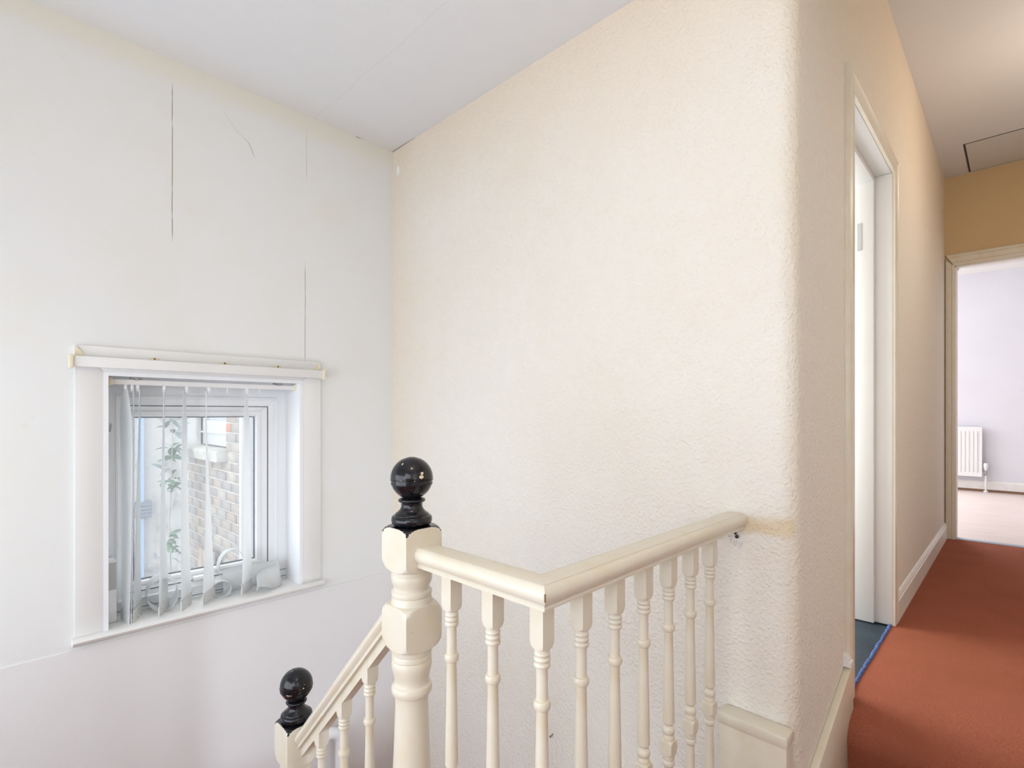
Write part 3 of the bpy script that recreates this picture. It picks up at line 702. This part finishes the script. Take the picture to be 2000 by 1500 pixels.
chip(-.62, .78, [(-.05, .07), (.03, .05), (.02, -.02), (.0, -.06), (-.05, -.04)])
chip(-.50, -.02, [(-.015, .015), (.015, .015), (.015, -.015), (-.015, -.015)])
chip(.13, -.04, [(-.015, .015), (.015, .015), (.015, -.015), (-.015, -.015)])
nw2, chip = newel(1.417, -.612, .022, ZL - .62, 'black glossy ball finial of the lower newel post')
chip(-.42, -.24, [(-.22, .05), (-.1, .06), (0, .03), (.12, .05), (.14, -.04), (.02, -.02), (-.1, -.06), (-.18, -.03)])
chip(.42, .10, [(-.05, .0), (.0, .06), (.05, .02), (.03, -.04)])
chip(.50, .30, [(-.02, .02), (.02, .02), (.02, -.02), (-.02, -.02)])

# handrail section: flat crown between two scribed grooves, bulged sides, cove and fillet
def rail_section():
    half = [(0, .0015), (.012, .0012), (.0185, .0), (.0190, -.0016), (.0198, -.0016), (.0205, -.0002), (.0245, -.0025), (.0285, -.0075), (.0305, -.0135), (.0300, -.0200), (.0275, -.0250), (.0240, -.0285), (.0222, -.0305), (.0215, -.0330), (.0228, -.0345), (.0228, -.0385), (0, -.0385)]
    return half[:-1] + [(-u, v) for u, v in reversed(half[1:-1])]
RS = rail_section()
RS2 = [(0, .0015), (.012, .0008), (.020, -.0020), (.026, -.0070), (.0300, -.0135), (.0300, -.0200), (.0275, -.0250), (.0240, -.0285), (.0222, -.0305), (.0215, -.0330), (.0228, -.0345), (.0228, -.0385)]
RS2 = RS2 + [(-u, v) for u, v in reversed(RS2[1:])]
RX, RY, RZ = .616, .533, -.260
u1 = Vector((1, 0, 0)); zz = Vector((0, 0, 1))
# level rail from the newel, mitred at the corner, on to the big wall
link('handrail', MB().sweep(RS, [((RX, .840, RZ), (1, 0, 0), zz), ((RX, RY, RZ), (1, 1, 0), zz)]), M['gloss'], bn, smooth=25)
link('handrail', MB().sweep(RS, [((RX, RY, RZ), (1, 1, 0), zz), ((XW - .001, RY, RZ), (0, 1, 0), zz)]), M['gloss'], bn, smooth=25)
link('mitre_chip', MB().box(RX - .031, RX - .029, RY - .031, RY - .029, RZ - .020, RZ - .008), M['rust'], bn)
# sloping rail between the newels
sl = 1.036
def rz(yy): return -.437 - (yy - .98) * sl
dv = Vector((0, 1, -sl)).normalized(); nv = Vector((0, sl, 1)).normalized()
link('handrail', MB().sweep(RS2, [((RX, .905, rz(.905)), u1, zz * 1.0 / 1 * 1.25), ((RX, 1.386, rz(1.386)), u1, zz * 1.25)]), M['gloss'], bn, smooth=25)
def fillet(y0, y1):
    v = [(x, yy, rz(yy) - dz_) for x in (RX - .013, RX + .013) for yy, dz_ in ((y0, .046), (y1, .046), (y1, .074), (y0, .074))]
    link('rail_fillet', MB().add(v, [(0, 1, 2, 3), (7, 6, 5, 4), (0, 4, 5, 1), (2, 6, 7, 3), (1, 5, 6, 2), (0, 3, 7, 4)]), M['gloss'], bn)

# spindles
SH = .0135; SR = SH * 1.4142
SP = [(-.296, SR), (-.3520, SR)] + ell(-.3520, SR, -.3655, SH * .92, False) + [(-.3665, .0112), (-.3690, .0112), (-.3700, .0122), (-.3730, .0131), (-.3760, .0122), (-.3768, .0112), (-.3775, .0122), (-.3815, .0134), (-.3850, .0122), (-.3858, .0113), (-.3866, .0124), (-.3905, .0134), (-.3940, .0122), (-.3952, .0094),
      (-.3990, .0091), (-.4420, .0094), (-.4455, .0097), (-.4462, .0120), (-.4500, .0134), (-.4550, .0136), (-.4590, .0124), (-.4608, .0098), (-.4640, .0092), (-.52, .0101), (-.60, .0116), (-.648, .0124), (-.6530, .0122), (-.6560, .0100), (-.6585, .0085), (-.6605, .0088), (-.6625, .0112), (-.6665, .0130), (-.6715, .0132), (-.6755, .0120), (-.6775, .0108), (-.6800, .0112), (-.6830, .0122), (-.6860, .0125), (-.6885, .0118)]
SP += ell(-.6890, SH * .92, -.7000, SR * .97, True) + [(-.7090, SR * .97)] + ell(-.7090, SR * .97, -.7205, SH * .92, False)
SP += [(-.7215, .0118), (-.7260, .0125), (-.7300, .0120), (-.7315, .0108), (-.7335, .0120), (-.7375, .0131), (-.7415, .0126), (-.7440, .0108), (-.7460, .0092), (-.7700, .0094), (-.86, .0112), (-.955, .0122), (-.960, .009), (-.966, .0126), (-.972, .0118)] + ell(-.974, SH * .92, -.986, SR, True) + [(ZL, SR)]
sp0 = link('baluster', MB().lathe(SP, 0, 0, 32, SH), M['gloss'], bn, smooth=28)
bx_, by_, bz_ = bn['_base']
sp0.data.transform(Matrix.Translation((bx_, by_, bz_)))
def put(o, x, y, z): o.location = (x - bx_, y - by_, z - bz_)
spots = [(RX - .002, RY, 0)] + [(.613 + .1022 * i, RY, 0) for i in range(1, 7)] + [(RX, .646, 0), (RX, .757, 0)]
lower = [(1.047, -.2385), (1.164, -.3625), (1.282, -.4850)]
for i, (x, y_, z) in enumerate(spots + [(RX, y_, z) for y_, z in lower]):
    if i == 0: o = sp0
    else:
        o = sp0.copy(); COL.objects.link(o); o.parent = bn
    put(o, x, y_, z)
# the top squares of the raked spindles run up into the rail
ys = [.92] + [q_[0] for q_ in lower] + [1.375]
for i in range(len(ys) - 1): fillet(ys[i] + (.0135 if i else 0), ys[i + 1] - (.0135 if i < 3 else 0))
for y_, dz_ in lower:
    zt_ = -.296 + dz_
    v = [(RX + a, y_ + b, z) for a, b in ((-SH, -SH), (SH, -SH), (SH, SH), (-SH, SH)) for z in (zt_ - .004, rz(y_ + b) - .044)]
    link('baluster_head', MB().add(v, [(0, 2, 4, 6), (1, 7, 5, 3), (0, 1, 3, 2), (2, 3, 5, 4), (4, 5, 7, 6), (6, 7, 1, 0)]), M['gloss'], bn)

# white grab rail low on the stairs
gp = [(.90, 2.085, -1.352), (.98, 2.085, -1.352)] + [(1.035 + .052 * math.sin(t), 2.085, -1.404 + .052 * math.cos(t)) for t in [i * PI / 16 for i in range(9)]] + [(1.087, 2.085, -1.50), (1.087, 2.085, -1.66)]
gr = thing('grab_rail', 'white curved tubular grab rail low in the stairwell behind the raked spindles', 'handrail', (.90, YW, -1.352))
link('tube', MB().tube(gp, .022, 20), M['upvc'], gr, smooth=50)
for x, z in ((.91, -1.352), (1.087, -1.62)): link('flange', MB().tube([(x, YW - .003, z), (x, YW - .012, z)], .034, 20).tube([(x, YW - .01, z), (x, 2.085, z)], .014, 12), M['upvc'], gr, smooth=40)

# old wall plug with a bent nail, by the spindles on the big wall; torn filler under the rail end
wp = thing('wall_nail', 'rusty nail in a tiny hole low on the big cream wall', 'nail', (XW, 1.154, -1.106))
link('shank', MB().tube([(XW + .004, 1.154, -1.106), (XW - .012, 1.156, -1.112)], .002, 8), M['rust'], wp)
link('head', MB().ball((XW - .012, 1.156, -1.112), .004, 8, 5), M['slate'], wp)
mb = MB()
for i in range(26):
    yy = random.uniform(.515, .556); z = random.uniform(-.345, -.300)
    mb.ball((XW - .001, yy, z), random.uniform(.0022, .0045), 6, 4)
fl = link('torn_filler', mb, M['cream'], bn, smooth=60); fl['kind'] = 'stuff'; fl['label'] = 'rough white filler where the handrail meets the wall'
link('hole', MB().ball((XW - .004, .529, -.322), .005, 8, 5).ball((XW - .004, .533, -.314), .0035, 6, 4), M['gap'], bn)

# ------------------------------------------------------------------ outside the window
bb_ = thing('brick_building', 'washed-out brick rear wing of the neighbouring house seen through the window', 'building', (1.33, 4.0, -3.4))
XB, YB0, YB1 = 1.33, 4.02, 5.42
WY0, WY1, WZ = 4.37, 5.02, -.235
mb = MB().box(XB + .008, XB + .25, YB0, YB1, -3.4, -.37).box(XB + .008, XB + .25, YB0, WY0, -.37, 1.4).box(XB + .008, XB + .25, WY1, YB1, -.37, 1.4).box(XB + .008, XB + .25, WY0, WY1, .75, 1.4)
link('mortar_wall', mb, M['mortar'], bb_)
BM = {}
def brick_mesh(L, m):
    key = (round(L, 3), m.name)
    if key not in BM:
        o = link('brick', MB().box(0, .03, 0, L, 0, .063), m, bb_, bev=.004, base=(0, 0, 0)); BM[key] = o.data; return o
    o = bpy.data.objects.new('brick', BM[key]); COL.objects.link(o); o.parent = bb_; return o
nb = 0
for row in range(-20, 9):
    z = -.372 + row * .075 if row < 0 else -.297 + (row - 1) * .075
    yy = YB0 + (0 if row % 2 else -.1125); z += .004
    while yy < YB1 - .02:
        y0_, y1_ = max(yy, YB0) + .005, min(yy + .225, YB1) - .005
        yy += .225
        if y1_ - y0_ < .05: continue
        segs = [(y0_, y1_)]
        if z > -.37:
            segs = []
            if y0_ < WY0 - .02: segs.append((y0_, min(y1_, WY0 - .006)))
            if False: segs.append((y0_, y1_))
        for s0, s1 in segs:
            if s1 - s0 < .05: continue
            L = round((s1 - s0) / .01) * .01
            m_ = random.choice(BR)
            if row == 3 and s0 < WY0 and s1 > WY0 - .1: m_ = M['brick_red']
            o = brick_mesh(L, m_)
            o.location = (XB + random.uniform(-.003, .003) - bn['_base'][0] * 0 - 1.33, s0 - 4.0, z + 3.4)
            nb += 1
link('stone_sill', MB().prism([(XB - .07, -.375), (XB - .075, -.30), (XB - .06, -.285), (XB + .1, -.262), (XB + .1, -.375)], 'y', WY0 - .03, YB1 - .02), M['stone'], bb_, bev=.006)
M['outside_white'] = mat('weathered_white', (.50, .52, .55), .5)
wf = link('window_frame', MB().box(XB + .02, XB + .09, WY0, WY1, -.262, -.06).box(XB + .02, XB + .09, WY0, WY0 + .05, -.06, .8).box(XB + .02, XB + .09, WY1 - .07, WY1, -.06, .8).box(XB + .02, XB + .09, WY0, WY1, .72, .8).box(XB + .005, XB + .09, WY0, WY1, -.165, -.150), M['outside_white'], bb_, bev=.004)
link('pane', MB().box(XB + .05, XB + .055, WY0 + .05, WY1 - .07, -.06, .72), M['pale_blue'], wf)
link('plaster_panel', MB().box(XB + .004, XB + .03, WY1, YB1, -.262, 1.4), M['render'], bb_)
link('rendered_front', MB().box(XB - .006, XB + 2.5, YB0 - .03, YB0, -3.4, 1.4), M['pale_blue'], bb_)
link('corner_bead', MB().box(XB - .012, XB + .03, YB0 - .034, YB0 + .01, -3.4, 1.4), M['outside_white'], bb_)
rh = thing('rendered_house', 'dirty white rendered house wall across the yard beyond the window', 'building', (.5, 5.95, -3.4))
link('wall', MB().box(-1.5, 1.6, 5.95, 6.2, -3.4, 1.6), M['render'], rh)
link('downpipe', MB().tube([(1.068, 5.90, 1.6), (1.068, 5.90, -3.4)], .028, 14), M['blue_paint'], rh, smooth=50)
vn = link('vent', MB().box(1.03, 1.15, 5.86, 5.95, -.98, -.83), M['slate'], rh)
for i in range(4): link('louvre', MB().box(1.034, 1.146, 5.850, 5.862, -.965 + i * .034, -.945 + i * .034), M['slate'], vn)
gt = thing('plank_fence', 'pale weathered plank fence low in front of the brick wing', 'fence', (1.26, 4.6, -3.4))
for i in range(4): link('plank', MB().box(1.255, 1.275, 4.42 + i * .095, 4.507 + i * .095, -3.4, -1.07 - random.random() * .02), M['timber'], gt, bev=.003)
link('rail', MB().box(1.275, 1.31, 4.42, 4.80, -1.6, -1.52), M['timber'], gt)
tag(link('ground_yard', MB().box(-6, 6, 2.45, 12, -3.5, -3.4), M['stone'], None), 'pale paved yard outside the window', 'ground', kind='structure')

# leafy shrub between the walls: stem and single leaves
sh = thing('shrub', 'straggly leafy shrub growing up beside the brick wing outside the window', 'shrub', (1.10, 5.0, -3.4))
stem = [(1.10, 5.0, -3.4), (1.09, 5.0, -2.2), (1.115, 5.0, -1.5), (1.10, 5.0, -.9), (1.12, 5.0, -.4), (1.125, 5.0, 0.02)]
link('stem', MB().tube(stem, [.008, .007, .006, .005, .004, .002], 8), M['stem'], sh, smooth=60)
def leaf_mb(L, W):
    vs_, fs_ = [], []
    for i in range(6):
        t = i / 5; wv = W * math.sin(PI * min(1, t * .92 + .04)) ** .8; zc_ = -.22 * L * t * t
        vs_ += [(L * t, -wv, zc_ + wv * .35), (L * t, 0, zc_), (L * t, wv, zc_ + wv * .35)]
    for i in range(5):
        for k_ in (0, 1):
            a = i * 3 + k_; fs_.append((a, a + 1, a + 4, a + 3))
    return MB().add(vs_, fs_)
lm = []
for m_ in (M['leaf'], M['leaf_grey']):
    o = link('leaf', leaf_mb(.105, .021), m_, sh, smooth=70); lm.append(o)
first = [True, True]
def add_leaf(p, az, el, s, mi):
    if first[mi]: o = lm[mi]; first[mi] = False
    else:
        o = lm[mi].copy(); COL.objects.link(o); o.parent = sh
    R_ = Matrix.Rotation(az, 4, 'Z') @ Matrix.Rotation(-el, 4, 'Y') @ Matrix.Rotation(random.uniform(-.6, .6), 4, 'X')
    o.data = lm[mi].data
    o.matrix_local = Matrix.Translation(Vector(p) - Vector((1.10, 5.0, -3.4))) @ R_ @ Matrix.Scale(s, 4)
for m_ in lm:
    m_.data.transform(Matrix.Translation((1.10, 5.0, -3.4)))
for zc_, n_, mi in ((-.07, 6, 1), (-.14, 5, 1), (-.30, 9, 0), (-.36, 8, 0), (-.55, 8, 0), (-.62, 5, 0), (-.45, 4, 1), (-1.02, 6, 0), (-1.08, 8, 0), (-1.16, 4, 1)):
    for i in range(n_):
        add_leaf((1.115 + random.uniform(-.05, .05), 5.0 + random.uniform(-.04, .02), zc_ + random.uniform(-.03, .03)), random.uniform(0, 2 * PI), random.uniform(-.7, .7), random.uniform(.7, 1.15), mi)

# ------------------------------------------------------------------ lift everything so that the landing carpet is at z = 0
for o in list(sc.objects):
    if o.parent is None and o.type in {'MESH', 'EMPTY'}:
        o.location.z += H0
for o in sc.objects:
    if '_base' in o: del o['_base']
